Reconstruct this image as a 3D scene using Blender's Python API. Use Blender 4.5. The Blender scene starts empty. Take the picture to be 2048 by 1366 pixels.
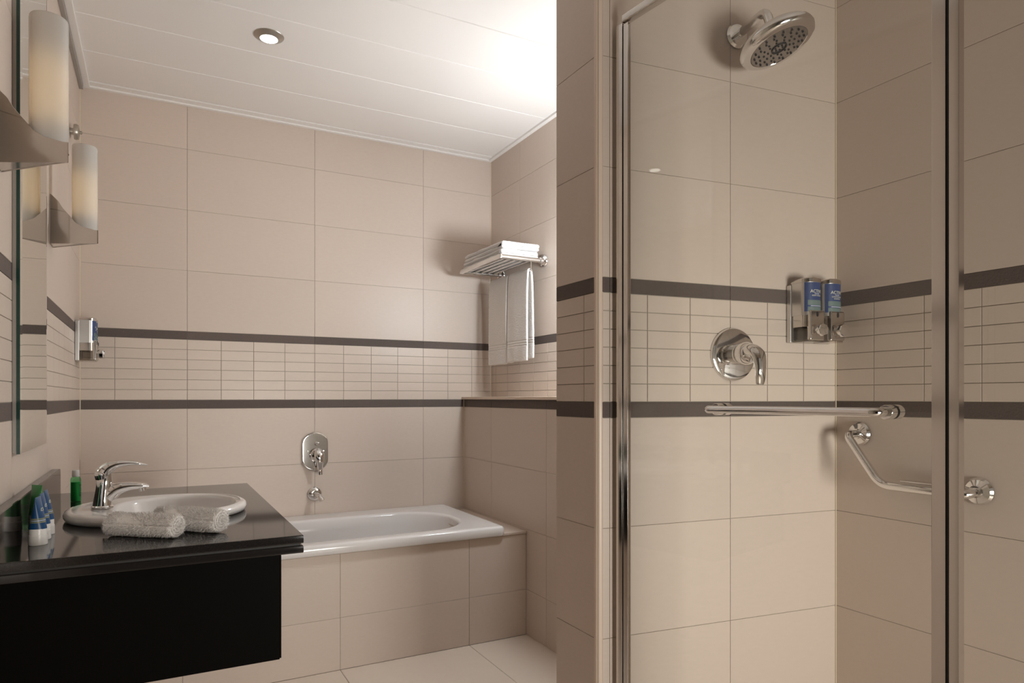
import bpy, bmesh, math, random
from mathutils import Vector, Matrix
from mathutils.noise import noise as pnoise
random.seed(7)
scene = bpy.context.scene
col = scene.collection
PI = math.pi

# ------------------------------------------------------------------ camera
EYE = 1.19
cam_d = bpy.data.cameras.new('camera')
cam_d.sensor_width = 36.0
cam_d.lens = 36.0 * 1340.0 / 2048.0
cam_d.shift_y = (795.0 - 683.0) / 2048.0
cam_d.clip_start = 0.02
cam = bpy.data.objects.new('camera', cam_d)
cam.location = (0, 0, EYE)
cam.rotation_euler = (PI / 2, 0, -math.radians(28.05))
col.objects.link(cam)
scene.camera = cam

# ------------------------------------------------------------------ world, exposure, large lights
world = bpy.data.worlds.new('world')
scene.world = world
world.use_nodes = True
world.node_tree.nodes['Background'].inputs[0].default_value = (1.0, 0.93, 0.86, 1)
world.node_tree.nodes['Background'].inputs[1].default_value = 0.25
vs = scene.view_settings
vs.view_transform = 'Standard'
vs.look = 'None'
vs.exposure = 0.0
vs.gamma = 1.0
vs.use_curve_mapping = False
scene.cycles.use_denoising = True
scene.cycles.max_bounces = 10
scene.cycles.diffuse_bounces = 5
scene.cycles.glossy_bounces = 6
scene.cycles.transparent_max_bounces = 12
scene.cycles.caustics_reflective = False
scene.cycles.sample_clamp_indirect = 6.0


def area_light(name, loc, rot, sx, sy, power, color, shape='RECTANGLE', spread=180):
    ld = bpy.data.lights.new(name, 'AREA')
    ld.shape = shape
    ld.size = sx
    if shape in ('RECTANGLE', 'ELLIPSE'):
        ld.size_y = sy
    ld.energy = power
    ld.color = color
    ld.spread = math.radians(spread)
    o = bpy.data.objects.new(name, ld)
    o.location = loc
    o.rotation_euler = rot
    col.objects.link(o)
    return o


# soft light coming in from the bedroom through the open doorway behind the viewer
area_light('doorway_light', (1.38, -1.42, 0.76), (PI / 2, 0, 0), 0.92, 0.8, 29, (1.0, 0.965, 0.90), spread=120)

CEIL = 2.65
X_L, X_R, Y_B = -0.31, 1.827, 3.706      # left wall, far right wall, back wall
X_LEDGE = 1.646
X_S = 1.91                                # right wall of the shower
HW0, HW1 = Vector((1.064, 1.50)), Vector((1.91, 1.396))   # shower head wall in plan


# ------------------------------------------------------------------ materials
def nodes_of(m):
    m.use_nodes = True
    nt = m.node_tree
    return nt, nt.nodes, nt.links, nt.nodes['Principled BSDF']


def pmat(name, color, rough=0.5, metal=0.0, spec=0.5, coat=0.0, bump=None, vary=None, noise_scale=60, stretch=(1, 1, 1)):
    m = bpy.data.materials.new(name)
    nt, N, L, b = nodes_of(m)
    b.inputs['Base Color'].default_value = (*color, 1)
    b.inputs['Roughness'].default_value = rough
    b.inputs['Metallic'].default_value = metal
    b.inputs['Specular IOR Level'].default_value = spec
    b.inputs['Coat Weight'].default_value = coat
    if bump or vary:
        geo = N.new('ShaderNodeNewGeometry')
        mp = N.new('ShaderNodeMapping')
        mp.inputs['Scale'].default_value = stretch
        L.new(geo.outputs['Position'], mp.inputs['Vector'])
        nz = N.new('ShaderNodeTexNoise')
        nz.inputs['Scale'].default_value = noise_scale
        nz.inputs['Detail'].default_value = 4
        L.new(mp.outputs['Vector'], nz.inputs['Vector'])
    if vary:
        mix = N.new('ShaderNodeMix')
        mix.data_type = 'RGBA'
        mix.inputs[6].default_value = (*[c * (1 - vary) for c in color], 1)
        mix.inputs[7].default_value = (*[min(1, c * (1 + vary)) for c in color], 1)
        oi = N.new('ShaderNodeObjectInfo')
        ad = N.new('ShaderNodeMath')
        ad.operation = 'MULTIPLY_ADD'
        ad.inputs[1].default_value = 0.35
        L.new(oi.outputs['Random'], ad.inputs[0])
        ml = N.new('ShaderNodeMath')
        ml.operation = 'MULTIPLY'
        ml.inputs[1].default_value = 0.65
        L.new(nz.outputs['Fac'], ml.inputs[0])
        L.new(ml.outputs[0], ad.inputs[2])
        L.new(ad.outputs[0], mix.inputs[0])
        L.new(mix.outputs[2], b.inputs['Base Color'])
    if bump:
        bp = N.new('ShaderNodeBump')
        bp.inputs['Strength'].default_value = bump
        bp.inputs['Distance'].default_value = 0.002
        L.new(nz.outputs['Fac'], bp.inputs['Height'])
        L.new(bp.outputs['Normal'], b.inputs['Normal'])
    return m


TILE = pmat('beige_tile', (0.60, 0.505, 0.435), 0.42, spec=0.4, bump=0.06, vary=0.06, noise_scale=45, stretch=(1, 1, 3.0))
MOSAIC = pmat('beige_mosaic', (0.61, 0.515, 0.44), 0.36, spec=0.45, bump=0.06, vary=0.05, noise_scale=45, stretch=(1, 1, 3.0))
BAND = pmat('grey_brown_border', (0.112, 0.088, 0.078), 0.75, spec=0.3, bump=0.5, vary=0.25, noise_scale=190)
GROUT = pmat('grout', (0.37, 0.33, 0.275), 0.9, spec=0.1)
GROUT_LT = pmat('corner_sealant', (0.66, 0.57, 0.43), 0.6)
PLAIN = pmat('plain_beige_wall', (0.58, 0.48, 0.40), 0.6, spec=0.3, vary=0.03, bump=0.03)
TRIMT = pmat('bullnose_trim', (0.68, 0.55, 0.45), 0.35)
FLOORT = pmat('floor_tile', (0.70, 0.60, 0.51), 0.33, spec=0.45, vary=0.04, noise_scale=30)
CEILW = pmat('ceiling_white', (0.83, 0.80, 0.775), 0.5, spec=0.35)
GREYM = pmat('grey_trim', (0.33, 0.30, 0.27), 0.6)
CHROME = pmat('chrome', (0.78, 0.77, 0.76), 0.06, metal=1.0)
CHROME_S = pmat('polished_steel', (0.62, 0.585, 0.55), 0.13, metal=1.0)
NICKEL = pmat('brushed_nickel', (0.50, 0.47, 0.42), 0.33, metal=1.0, bump=0.1, noise_scale=300)
ALU = pmat('satin_silver', (0.63, 0.61, 0.59), 0.32, metal=1.0)
FACE = pmat('shower_face_grey', (0.30, 0.275, 0.25), 0.22, metal=0.75)
BLACKR = pmat('black_rubber', (0.012, 0.012, 0.014), 0.5)
GRANITE = pmat('black_granite', (0.016, 0.014, 0.0135), 0.07, spec=0.55, vary=0.3, noise_scale=400)
CABBLACK = pmat('black_laminate', (0.0035, 0.003, 0.0025), 0.5, spec=0.03)
CERAMIC = pmat('white_ceramic', (0.82, 0.785, 0.76), 0.06, spec=0.5, coat=0.3)
ENAMEL = pmat('white_enamel', (0.72, 0.69, 0.675), 0.13, spec=0.5)
TERRY = pmat('terry_white', (0.86, 0.82, 0.785), 0.95, spec=0.05, bump=0.9, noise_scale=520)
TERRYB = pmat('terry_bright', (0.78, 0.76, 0.745), 0.95, spec=0.05, bump=0.8, noise_scale=420)
BLUE = pmat('label_blue', (0.026, 0.050, 0.150), 0.4)
TUBEBLUE = pmat('tube_blue', (0.006, 0.052, 0.145), 0.35)
OLIVE = pmat('label_olive', (0.12, 0.17, 0.165), 0.45)
OLIVEG = pmat('tube_olive', (0.20, 0.21, 0.13), 0.45)
PRINT = pmat('print_cream', (0.72, 0.70, 0.52), 0.6)
PRINTW = pmat('print_white', (0.80, 0.80, 0.86), 0.6)
CAPW = pmat('cap_white', (0.74, 0.71, 0.67), 0.3)
GREENL = pmat('green_plastic', (0.035, 0.20, 0.055), 0.3)
GREENB = pmat('green_gel', (0.06, 0.36, 0.13), 0.3)
DARKPRINT = pmat('print_dark_green', (0.01, 0.03, 0.015), 0.5)
GREYB = pmat('mirror_backing', (0.36, 0.33, 0.30), 0.4, metal=0.4)
SHADOWD = pmat('dark_gap', (0.02, 0.018, 0.016), 0.6)


def mirror_mat():
    m = bpy.data.materials.new('mirror_silver')
    nt, N, L, b = nodes_of(m)
    b.inputs['Base Color'].default_value = (0.80, 0.81, 0.76, 1)
    b.inputs['Metallic'].default_value = 1
    b.inputs['Roughness'].default_value = 0.005
    return m


MIRROR = mirror_mat()
GREENEDGE = pmat('glass_edge_green', (0.010, 0.045, 0.036), 0.12)


def thin_glass(name, tint, refl=1.0):
    m = bpy.data.materials.new(name)
    m.use_nodes = True
    nt = m.node_tree
    N, L = nt.nodes, nt.links
    N.remove(N['Principled BSDF'])
    tr = N.new('ShaderNodeBsdfTransparent')
    tr.inputs[0].default_value = (*tint, 1)
    gl = N.new('ShaderNodeBsdfGlossy')
    gl.inputs['Roughness'].default_value = 0.01
    gl.inputs['Color'].default_value = (refl, refl, refl, 1)
    lw = N.new('ShaderNodeLayerWeight')
    lw.inputs['Blend'].default_value = 0.5
    pw = N.new('ShaderNodeMath')
    pw.operation = 'POWER'
    pw.inputs[1].default_value = 5.0
    L.new(lw.outputs['Facing'], pw.inputs[0])
    fr = N.new('ShaderNodeMath')
    fr.operation = 'MULTIPLY_ADD'
    fr.inputs[1].default_value = 0.75
    fr.inputs[2].default_value = 0.02
    L.new(pw.outputs[0], fr.inputs[0])
    mx = N.new('ShaderNodeMixShader')
    L.new(fr.outputs[0], mx.inputs[0])
    L.new(tr.outputs[0], mx.inputs[1])
    L.new(gl.outputs[0], mx.inputs[2])
    L.new(mx.outputs[0], N['Material Output'].inputs['Surface'])
    return m


GLASS = thin_glass('clear_glass', (0.985, 0.99, 0.985))
CLEARP = thin_glass('clear_plastic', (0.80, 0.78, 0.75))
GREENLIQ = thin_glass('green_liquid', (0.50, 0.85, 0.60))


def opal_mat():
    m = bpy.data.materials.new('opal_glass')
    m.use_nodes = True
    nt = m.node_tree
    N, L = nt.nodes, nt.links
    N.remove(N['Principled BSDF'])
    df = N.new('ShaderNodeBsdfDiffuse')
    df.inputs[0].default_value = (0.92, 0.90, 0.88, 1)
    tl = N.new('ShaderNodeBsdfTranslucent')
    tl.inputs[0].default_value = (0.95, 0.84, 0.66, 1)
    gl = N.new('ShaderNodeBsdfGlossy')
    gl.inputs['Roughness'].default_value = 0.06
    m1 = N.new('ShaderNodeMixShader')
    m1.inputs[0].default_value = 0.5
    fr = N.new('ShaderNodeFresnel')
    fr.inputs['IOR'].default_value = 1.45
    m2 = N.new('ShaderNodeMixShader')
    L.new(df.outputs[0], m1.inputs[1])
    L.new(tl.outputs[0], m1.inputs[2])
    L.new(fr.outputs[0], m2.inputs[0])
    L.new(m1.outputs[0], m2.inputs[1])
    L.new(gl.outputs[0], m2.inputs[2])
    L.new(m2.outputs[0], N['Material Output'].inputs['Surface'])
    return m


OPAL = opal_mat()


def emit_mat(name, color, strength):
    m = bpy.data.materials.new(name)
    nt, N, L, b = nodes_of(m)
    b.inputs['Base Color'].default_value = (*color, 1)
    b.inputs['Emission Color'].default_value = (*color, 1)
    b.inputs['Emission Strength'].default_value = strength
    return m


LENS = emit_mat('lamp_lens', (1.0, 0.97, 0.92), 12)
GLOBE_ADD = emit_mat('added_globe_glow', (0.89, 0.955, 1.0), 172)
BULB = emit_mat('warm_bulb', (1.0, 0.86, 0.64), 3.2)


# ------------------------------------------------------------------ mesh helpers
class MB:
    """collects faces; build() links them as one mesh object"""
    def __init__(self):
        self.v, self.f = [], []

    def add(self, verts, faces, mat=None):
        o = len(self.v)
        for p in verts:
            p = Vector(p)
            self.v.append(tuple(mat @ p) if mat is not None else tuple(p))
        self.f += [tuple(i + o for i in fc) for fc in faces]
        return self

    def box(self, x0, x1, y0, y1, z0, z1, bev=0.0, seg=2, mat=None):
        bm = bmesh.new()
        bmesh.ops.create_cube(bm, size=1.0)
        for v in bm.verts:
            v.co = Vector(((x0 + x1) / 2 + v.co.x * (x1 - x0), (y0 + y1) / 2 + v.co.y * (y1 - y0), (z0 + z1) / 2 + v.co.z * (z1 - z0)))
        if bev > 0:
            bmesh.ops.bevel(bm, geom=list(bm.edges), offset=bev, segments=seg, profile=0.5, affect='EDGES')
        return self.addbm(bm, mat)

    def addbm(self, bm, mat=None):
        bm.verts.index_update()
        self.add([v.co for v in bm.verts], [[v.index for v in f.verts] for f in bm.faces], mat)
        bm.free()
        return self

    def lathe(self, prof, n=32, mat=None, cap=True):
        """prof: (r, z) from bottom to top, around z"""
        vs_, fs = [], []
        for r, z in prof:
            for k in range(n):
                a = 2 * PI * k / n
                vs_.append((r * math.cos(a), r * math.sin(a), z))
        for i in range(len(prof) - 1):
            for k in range(n):
                k2 = (k + 1) % n
                fs.append((i * n + k, i * n + k2, (i + 1) * n + k2, (i + 1) * n + k))
        if cap:
            fs.append(tuple(reversed(range(n))))
            o = (len(prof) - 1) * n
            fs.append(tuple(range(o, o + n)))
        return self.add(vs_, fs, mat)

    def sweep(self, pts, radii, n=16, up=(0, 0, 1), mat=None, power=2.0):
        """tube along pts; radii: scalar or list of r or (side, up)"""
        pts = [Vector(p) for p in pts]
        up = Vector(up)
        vs_, fs = [], []
        m = len(pts)
        for i, p in enumerate(pts):
            t = (pts[min(i + 1, m - 1)] - pts[max(i - 1, 0)]).normalized()
            s = t.cross(up)
            if s.length < 1e-4:
                s = t.cross(Vector((1, 0, 0)))
            s.normalize()
            u = s.cross(t).normalized()
            r = radii[i] if isinstance(radii, (list, tuple)) else radii
            ra, rb = r if isinstance(r, (list, tuple)) else (r, r)
            for k in range(n):
                a = 2 * PI * k / n
                ca, sa = math.cos(a), math.sin(a)
                ca = math.copysign(abs(ca) ** (2 / power), ca)
                sa = math.copysign(abs(sa) ** (2 / power), sa)
                vs_.append(p + s * (ra * ca) + u * (rb * sa))
        for i in range(m - 1):
            for k in range(n):
                k2 = (k + 1) % n
                fs.append((i * n + k, i * n + k2, (i + 1) * n + k2, (i + 1) * n + k))
        fs.append(tuple(reversed(range(n))))
        fs.append(tuple(range((m - 1) * n, m * n)))
        return self.add(vs_, fs, mat)

    def prism(self, outline, z0, z1, mat=None):
        n = len(outline)
        vs_ = [(x, y, z0) for x, y in outline] + [(x, y, z1) for x, y in outline]
        fs = [tuple(reversed(range(n))), tuple(range(n, 2 * n))]
        fs += [(k, (k + 1) % n, n + (k + 1) % n, n + k) for k in range(n)]
        return self.add(vs_, fs, mat)

    def loft(self, loops, cap0=True, cap1=True, mat=None):
        n = len(loops[0])
        vs_ = [p for lp in loops for p in lp]
        fs = []
        for i in range(len(loops) - 1):
            for k in range(n):
                k2 = (k + 1) % n
                fs.append((i * n + k, i * n + k2, (i + 1) * n + k2, (i + 1) * n + k))
        if cap0:
            fs.append(tuple(reversed(range(n))))
        if cap1:
            o = (len(loops) - 1) * n
            fs.append(tuple(range(o, o + n)))
        return self.add(vs_, fs, mat)

    def mesh(self, name, mat, smooth=None):
        me = bpy.data.meshes.new(name)
        me.from_pydata(self.v, [], self.f)
        me.materials.append(mat)
        bm = bmesh.new()
        bm.from_mesh(me)
        bmesh.ops.recalc_face_normals(bm, faces=list(bm.faces))
        bm.to_mesh(me)
        bm.free()
        if smooth is not None:
            me.shade_smooth()
            me.set_sharp_from_angle(angle=math.radians(smooth))
        return me

    def build(self, name, mat, parent=None, smooth=35):
        o = link(name, self.mesh(name, mat, smooth), parent)
        if smooth is not None and smooth < 100:      # keep flat faces flat beside their bevels
            md = o.modifiers.new('weighted_normals', 'WEIGHTED_NORMAL')
            md.keep_sharp = True
        return o


def link(name, me, parent=None, loc=(0, 0, 0), rz=0.0):
    o = bpy.data.objects.new(name, me)
    o.location = loc
    o.rotation_euler = (0, 0, rz)
    if parent is not None:
        o.parent = parent
    col.objects.link(o)
    return o


def thing(name, label, cat, loc=(0, 0, 0), rz=0.0, group=None):
    o = bpy.data.objects.new(name, None)
    o.empty_display_size = 0.05
    o.location = loc
    o.rotation_euler = (0, 0, rz)
    col.objects.link(o)
    return tag(o, label, cat, group)


def tag(o, label, cat, group=None):
    o['label'] = label
    o['category'] = cat
    if group:
        o['group'] = group
    return o


def structure(o, label=None):
    o['kind'] = 'structure'
    if label:
        o['label'] = label
    return o


def copy_tree(o, parent=None):
    c = o.copy()
    col.objects.link(c)
    if parent is not None:
        c.parent = parent
    for ch in list(o.children):
        copy_tree(ch, c)
    return c


def R(axis, deg):
    return Matrix.Rotation(math.radians(deg), 4, axis)


def T(x, y, z):
    return Matrix.Translation((x, y, z))


def arc_fillet(pts, rad, n=6):
    """round the corners of a polyline"""
    pts = [Vector(p) for p in pts]
    out = [pts[0]]
    for i in range(1, len(pts) - 1):
        a, b, c = pts[i - 1], pts[i], pts[i + 1]
        d1, d2 = (a - b).normalized(), (c - b).normalized()
        r = min(rad, (a - b).length * 0.49, (c - b).length * 0.49)
        p, q = b + d1 * r, b + d2 * r
        for k in range(n + 1):
            t = k / n
            out.append(p * (1 - t) ** 2 + b * 2 * t * (1 - t) + q * t * t)
    out.append(pts[-1])
    return out


def smooth_path(pts, sub=6):
    """Catmull-Rom through points (any dimension)"""
    out = []
    n = len(pts)
    for i in range(n - 1):
        p0, p1, p2, p3 = pts[max(i - 1, 0)], pts[i], pts[i + 1], pts[min(i + 2, n - 1)]
        for k in range(sub):
            t = k / sub
            out.append(tuple(0.5 * (2 * b + (c - a) * t + (2 * a - 5 * b + 4 * c - d) * t * t + (3 * b - a - 3 * c + d) * t ** 3)
                             for a, b, c, d in zip(p0, p1, p2, p3)))
    out.append(tuple(pts[-1]))
    return out


# ------------------------------------------------------------------ tiled walls
ROWS_TILE = [0.0, 0.228, 0.530, 0.832, 1.134]
BAND_LO = (1.134, 1.178)
ROWS_MOS = [1.178 + 0.05 * k for k in range(7)]
BAND_UP = (1.478, 1.520)
ROWS_UP = [1.520, 1.822, 2.124, 2.426, CEIL]
_tile_cache = {}


def tile_mesh(w, h, mat, kind, gap):
    key = (round(w, 4), round(h, 4), kind)
    if key in _tile_cache:
        return _tile_cache[key]
    t, c = 0.005, 0.0004
    a, b = w / 2 - gap / 2, h / 2 - gap / 2
    # local: x along the wall, y = -out of the wall, z up; front face chamfered
    loops = [[(-a, t, -b), (a, t, -b), (a, t, b), (-a, t, b)],
             [(-a, c, -b), (a, c, -b), (a, c, b), (-a, c, b)],
             [(-a + c, 0, -b + c), (a - c, 0, -b + c), (a - c, 0, b - c), (-a + c, 0, b - c)]]
    me = MB().loft(loops).mesh(kind, mat)
    _tile_cache[key] = me
    return me


def clad(wall, p0, p1, brk_tile, brk_mos, z0=0.0, z1=CEIL, brk_band=None, brk_low=None, rows=None):
    """tiles on the face p0->p1 (seen with p0 on the left); breaks in metres from p0"""
    p0, p1 = Vector(p0), Vector(p1)
    ln = (p1 - p0).length
    d = (p1 - p0) / ln
    rz = math.atan2(d.y, d.x)

    def strip(breaks, za, zb, mat, kind, gap):
        za, zb = max(za, z0), min(zb, z1)
        if zb - za < 0.012:
            return
        bs = [0.0] + [b for b in sorted(breaks) if 0.012 < b < ln - 0.012] + [ln]
        for i in range(len(bs) - 1):
            c = p0 + d * ((bs[i] + bs[i + 1]) / 2)
            me = tile_mesh(bs[i + 1] - bs[i], zb - za, mat, kind, gap)
            link(kind, me, wall, (c.x, c.y, (za + zb) / 2), rz)

    for i in range(4):
        strip(brk_tile, ROWS_TILE[i], ROWS_TILE[i + 1], TILE, 'tile', 0.0014)
        strip(brk_tile, ROWS_UP[i], ROWS_UP[i + 1], TILE, 'tile', 0.0014)
    strip(brk_low or brk_band or brk_tile, *BAND_LO, BAND, 'border_tile', 0.0016)
    strip(brk_band or brk_tile, *BAND_UP, BAND, 'border_tile', 0.0016)
    for i in range(6):
        strip(brk_mos, ROWS_MOS[i], ROWS_MOS[i + 1], MOSAIC, 'mosaic_tile', 0.0022)


def slab(name, outline, z0, z1, mat, label=None):
    return structure(MB().prism(outline, z0, z1).build(name, mat, smooth=None), label)


def steps(first, step, n0, n1):
    return [first + step * k for k in range(n0, n1)]


G = 0.0022   # the grout lies this far behind the tile faces

# back wall
w = slab('wall_back', [(X_L - 0.12, Y_B + G), (X_R + 0.12, Y_B + G), (X_R + 0.12, Y_B + 0.14), (X_L - 0.12, Y_B + 0.14)], 0, CEIL + 0.05, GROUT,
         'beige tiled back wall behind the bathtub')
off = -X_L
clad(w, (X_L, Y_B), (X_R, Y_B), [0.142 + off, 0.764 + off, 1.386 + off], steps(0.142 + off, 0.1555, -3, 12),
     brk_low=[0.142 + off, 0.764 + off, 0.918 + off, 1.36 + off])
# left wall
Y0L = 1.0
w = slab('wall_left', [(X_L - G, -1.4), (X_L - G, Y_B + G), (X_L - 0.12, Y_B + G), (X_L - 0.12, -1.4)], 0, CEIL + 0.05, GROUT,
         'beige tiled left wall that carries the mirror and lamps')
clad(w, (X_L, Y0L), (X_L, Y_B), [0.40, 1.02, 1.64, 2.26], steps(1.64, 0.155, -11, 8))
# far right wall above the ledge
w = slab('wall_right', [(X_R + G, 1.70), (X_R + G, Y_B + G), (X_R + 0.12, Y_B + G), (X_R + 0.12, 1.70)], 0, CEIL + 0.05, GROUT,
         'beige tiled right wall with the towel rack')
clad(w, (X_R, Y_B), (X_R, 1.715), [0.373, 0.98, 1.59], steps(0.373, 0.152, -3, 12), z0=1.178)
# ledge in front of it
w = slab('wall_ledge', [(X_LEDGE + G, 1.72), (X_LEDGE + G, Y_B), (X_R, Y_B), (X_R, 1.72)], 0, 1.178, GROUT,
         'tiled low wall with a ledge at the foot of the bathtub')
clad(w, (X_LEDGE, Y_B), (X_LEDGE, 1.72), [0.373, 0.964, 1.57], [], z1=1.178)
structure(MB().box(X_LEDGE - 0.016, X_R - 0.001, 1.72, Y_B - 0.001, 1.1785, 1.194, 0.002).build('trim_1', TRIMT), 'beige cap tile on the low ledge wall')
# partition with the shower head wall on its near side
nrm = Vector((HW1.y - HW0.y, -(HW1.x - HW0.x))).normalized()    # out of the head wall, towards the shower
hd = (HW1 - HW0).normalized()
A = HW0 - nrm * G
B = HW1 + hd * 0.10 - nrm * G
w = slab('wall_partition', [(A.x + G, A.y), (B.x, B.y), (B.x, 1.714), (A.x + G, 1.714)], 0, CEIL + 0.05, GROUT,
         'beige tiled partition between the bath and the shower')
clad(w, (1.064, 1.714), (1.064, 1.512), [], [0.147])
hs = HW0 + hd * 0.014
clad(w, hs, HW1, [0.023, 0.428], [0.023, 0.143, 0.286, 0.428, 0.566, 0.707])
tr = MB().lathe([(0.0135, 0.0), (0.0135, CEIL)], 24, T(1.0765, 1.5125, 0)).build('trim_2', TRIMT)
structure(tr, 'pale rounded corner strip on the tiled partition')
# right wall of the shower and onward behind the viewer
w = slab('wall_shower', [(X_S + G, 1.39), (X_S + 0.12, 1.39), (X_S + 0.12, -1.4), (X_S + G, -1.4)], 0, CEIL + 0.05, GROUT,
         'beige tiled right wall inside the shower')
clad(w, (X_S, 1.394), (X_S, 0.15), [0.62, 1.24], steps(0.126, 0.149, 0, 8))
# wall behind the viewer with the doorway
for nm, x0, x1, z0, z1 in (('wall_rear', X_L - 0.12, 0.85, 0, CEIL), ('wall_rear', 1.88, X_S + 0.12, 0, CEIL), ('wall_rear', 0.85, 1.88, 2.0, CEIL)):
    structure(MB().box(x0, x1, -1.4, -1.3, z0, z1).build(nm, PLAIN, smooth=None), 'plain beige wall beside the doorway')
# dark panel added unseen behind the viewer so that reflections darken
PANELW = pmat('dark_wood', (0.022, 0.014, 0.010), 0.4, vary=0.3, noise_scale=20, stretch=(6, 6, 0.5))
dd = structure(MB().box(X_L + 0.02, 0.84, -1.2995, -1.262, 0.004, 2.12, 0.003).build('dark_panel_1', PANELW), 'dark wooden panel added behind the viewer to darken reflections')
MB().sweep(arc_fillet([(0.76, -1.262, 1.02), (0.76, -1.215, 1.02), (0.64, -1.215, 1.02)], 0.015), 0.009, 12).build('panel_handle', CHROME, dd)
# floor
fl = structure(MB().box(X_L - 0.12, X_S + 0.12, -1.4, Y_B + 0.1, -0.1, -0.002).build('floor', GROUT, smooth=None), 'pale beige tiled bathroom floor')
fx = [X_L, 0.096, 0.714, 1.332, X_S]
fy = [-1.3, -0.772, -0.154, 0.464, 1.082, 1.700, 2.318, 2.936]
for i in range(len(fx) - 1):
    for j in range(len(fy) - 1):
        x0, x1, y0, y1 = fx[i], fx[i + 1], fy[j], fy[j + 1]
        key = (round(x1 - x0, 4), round(y1 - y0, 4), 'floor')
        if key not in _tile_cache:
            a, b = (x1 - x0) / 2 - 0.0011, (y1 - y0) / 2 - 0.0011
            _tile_cache[key] = MB().box(-a, a, -b, b, -0.006, 0.0, 0.001, 1).mesh('floor_tile', FLOORT)
        link('floor_tile', _tile_cache[key], fl, ((x0 + x1) / 2, (y0 + y1) / 2, 0))
# ceiling: metal strip panels that run along x
ce = structure(MB().box(X_L - 0.12, X_S + 0.12, -1.4, Y_B + 0.14, CEIL + 0.006, CEIL + 0.08).build('ceiling', SHADOWD, smooth=None), 'white metal strip ceiling')
PW = 0.3145
pan = MB().box(X_L, X_S, -PW / 2 + 0.0012, PW / 2 - 0.0012, 0, 0.012, 0.0025, 1).mesh('ceiling_panel', CEILW)
k = 0
y = 3.642
while y > -1.4:
    link('ceiling_panel', pan, ce, (0, y - PW / 2, CEIL))
    y -= PW
structure(MB().box(X_L, X_S, 3.642, Y_B, CEIL - 0.004, CEIL + 0.010, 0.001, 1).box(X_L, X_R, Y_B - 0.022, Y_B, CEIL - 0.012, CEIL - 0.004, 0.001, 1)
          .build('trim_3', CEILW), 'white ceiling edge profile above the back wall')
structure(MB().box(X_R - 0.024, X_R, 1.715, Y_B - 0.022, CEIL - 0.012, CEIL, 0.001, 1).build('trim_4', CEILW), 'white ceiling edge profile above the right wall')
structure(MB().box(X_L + 0.016, X_L + 0.042, -1.3, Y_B - 0.022, CEIL - 0.012, CEIL, 0.001, 1).build('trim_5', CEILW), 'white ceiling edge profile along the left wall')
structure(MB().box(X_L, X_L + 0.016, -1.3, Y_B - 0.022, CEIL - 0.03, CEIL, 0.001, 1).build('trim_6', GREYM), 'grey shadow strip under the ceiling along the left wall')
# pale sealant lines in the corners
structure(MB().box(X_L, X_L + 0.004, Y_B - 0.004, Y_B, 0.9, CEIL - 0.012).build('trim_7', GROUT_LT, smooth=None), 'pale sealant line in the left back corner')
structure(MB().box(X_R - 0.004, X_R, Y_B - 0.004, Y_B, 1.194, CEIL - 0.012).build('trim_8', GROUT_LT, smooth=None), 'pale sealant line in the right back corner')
structure(MB().box(X_LEDGE - 0.004, X_LEDGE, Y_B - 0.004, Y_B, 0.53, 1.178).build('trim_9', GROUT_LT, smooth=None), 'pale sealant line where the ledge wall meets the back wall')
structure(MB().box(X_S - 0.003, X_S, HW1.y - 0.003, HW1.y, 0, CEIL).build('trim_10', GROUT_LT, smooth=None), 'pale sealant line in the shower corner')

# ------------------------------------------------------------------ tub surround and bathtub
Y_T = 2.936
ts = thing('tub_surround', 'beige tiled front panel and end deck built around the bathtub', 'tub surround', (0, 0, 0))
MB().box(X_L, X_LEDGE - 0.001, Y_T + G, Y_T + 0.05, 0, 0.508).build('core', GROUT, ts, None)
MB().box(1.50, X_LEDGE - 0.001, Y_T + 0.05, Y_B - 0.001, 0.30, 0.508).build('deck_core', GROUT, ts, None)
for za, zb in ((0.0, 0.228), (0.228, 0.507)):
    xs = [X_L, 0.096, 0.714, 1.332, X_LEDGE - 0.002]
    for i in range(4):
        me = tile_mesh(xs[i + 1] - xs[i], zb - za, TILE, 'tile', 0.0014)
        link('tile', me, ts, ((xs[i] + xs[i + 1]) / 2, Y_T, (za + zb) / 2))
MB().box(1.38, X_LEDGE - 0.001, Y_T - 0.006, Y_B - 0.001, 0.508, 0.521, 0.0025).build('deck_tile', TILE, ts)

tub = thing('bathtub', 'white built-in bathtub with an oval basin', 'bathtub', (0.63, 3.31, 0))


def rrect(cx, cy, a, b, r, z, n=24):
    pts = []
    for q, (sx, sy) in enumerate(((1, 1), (-1, 1), (-1, -1), (1, -1))):
        for k in range(n):
            t = PI / 2 * (q + k / (n - 1))
            pts.append((cx + sx * (a - r) + r * math.cos(t), cy + sy * (b - r) + r * math.sin(t), z))
    return pts


hx, hy = 0.888, 0.393
loops = []
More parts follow.
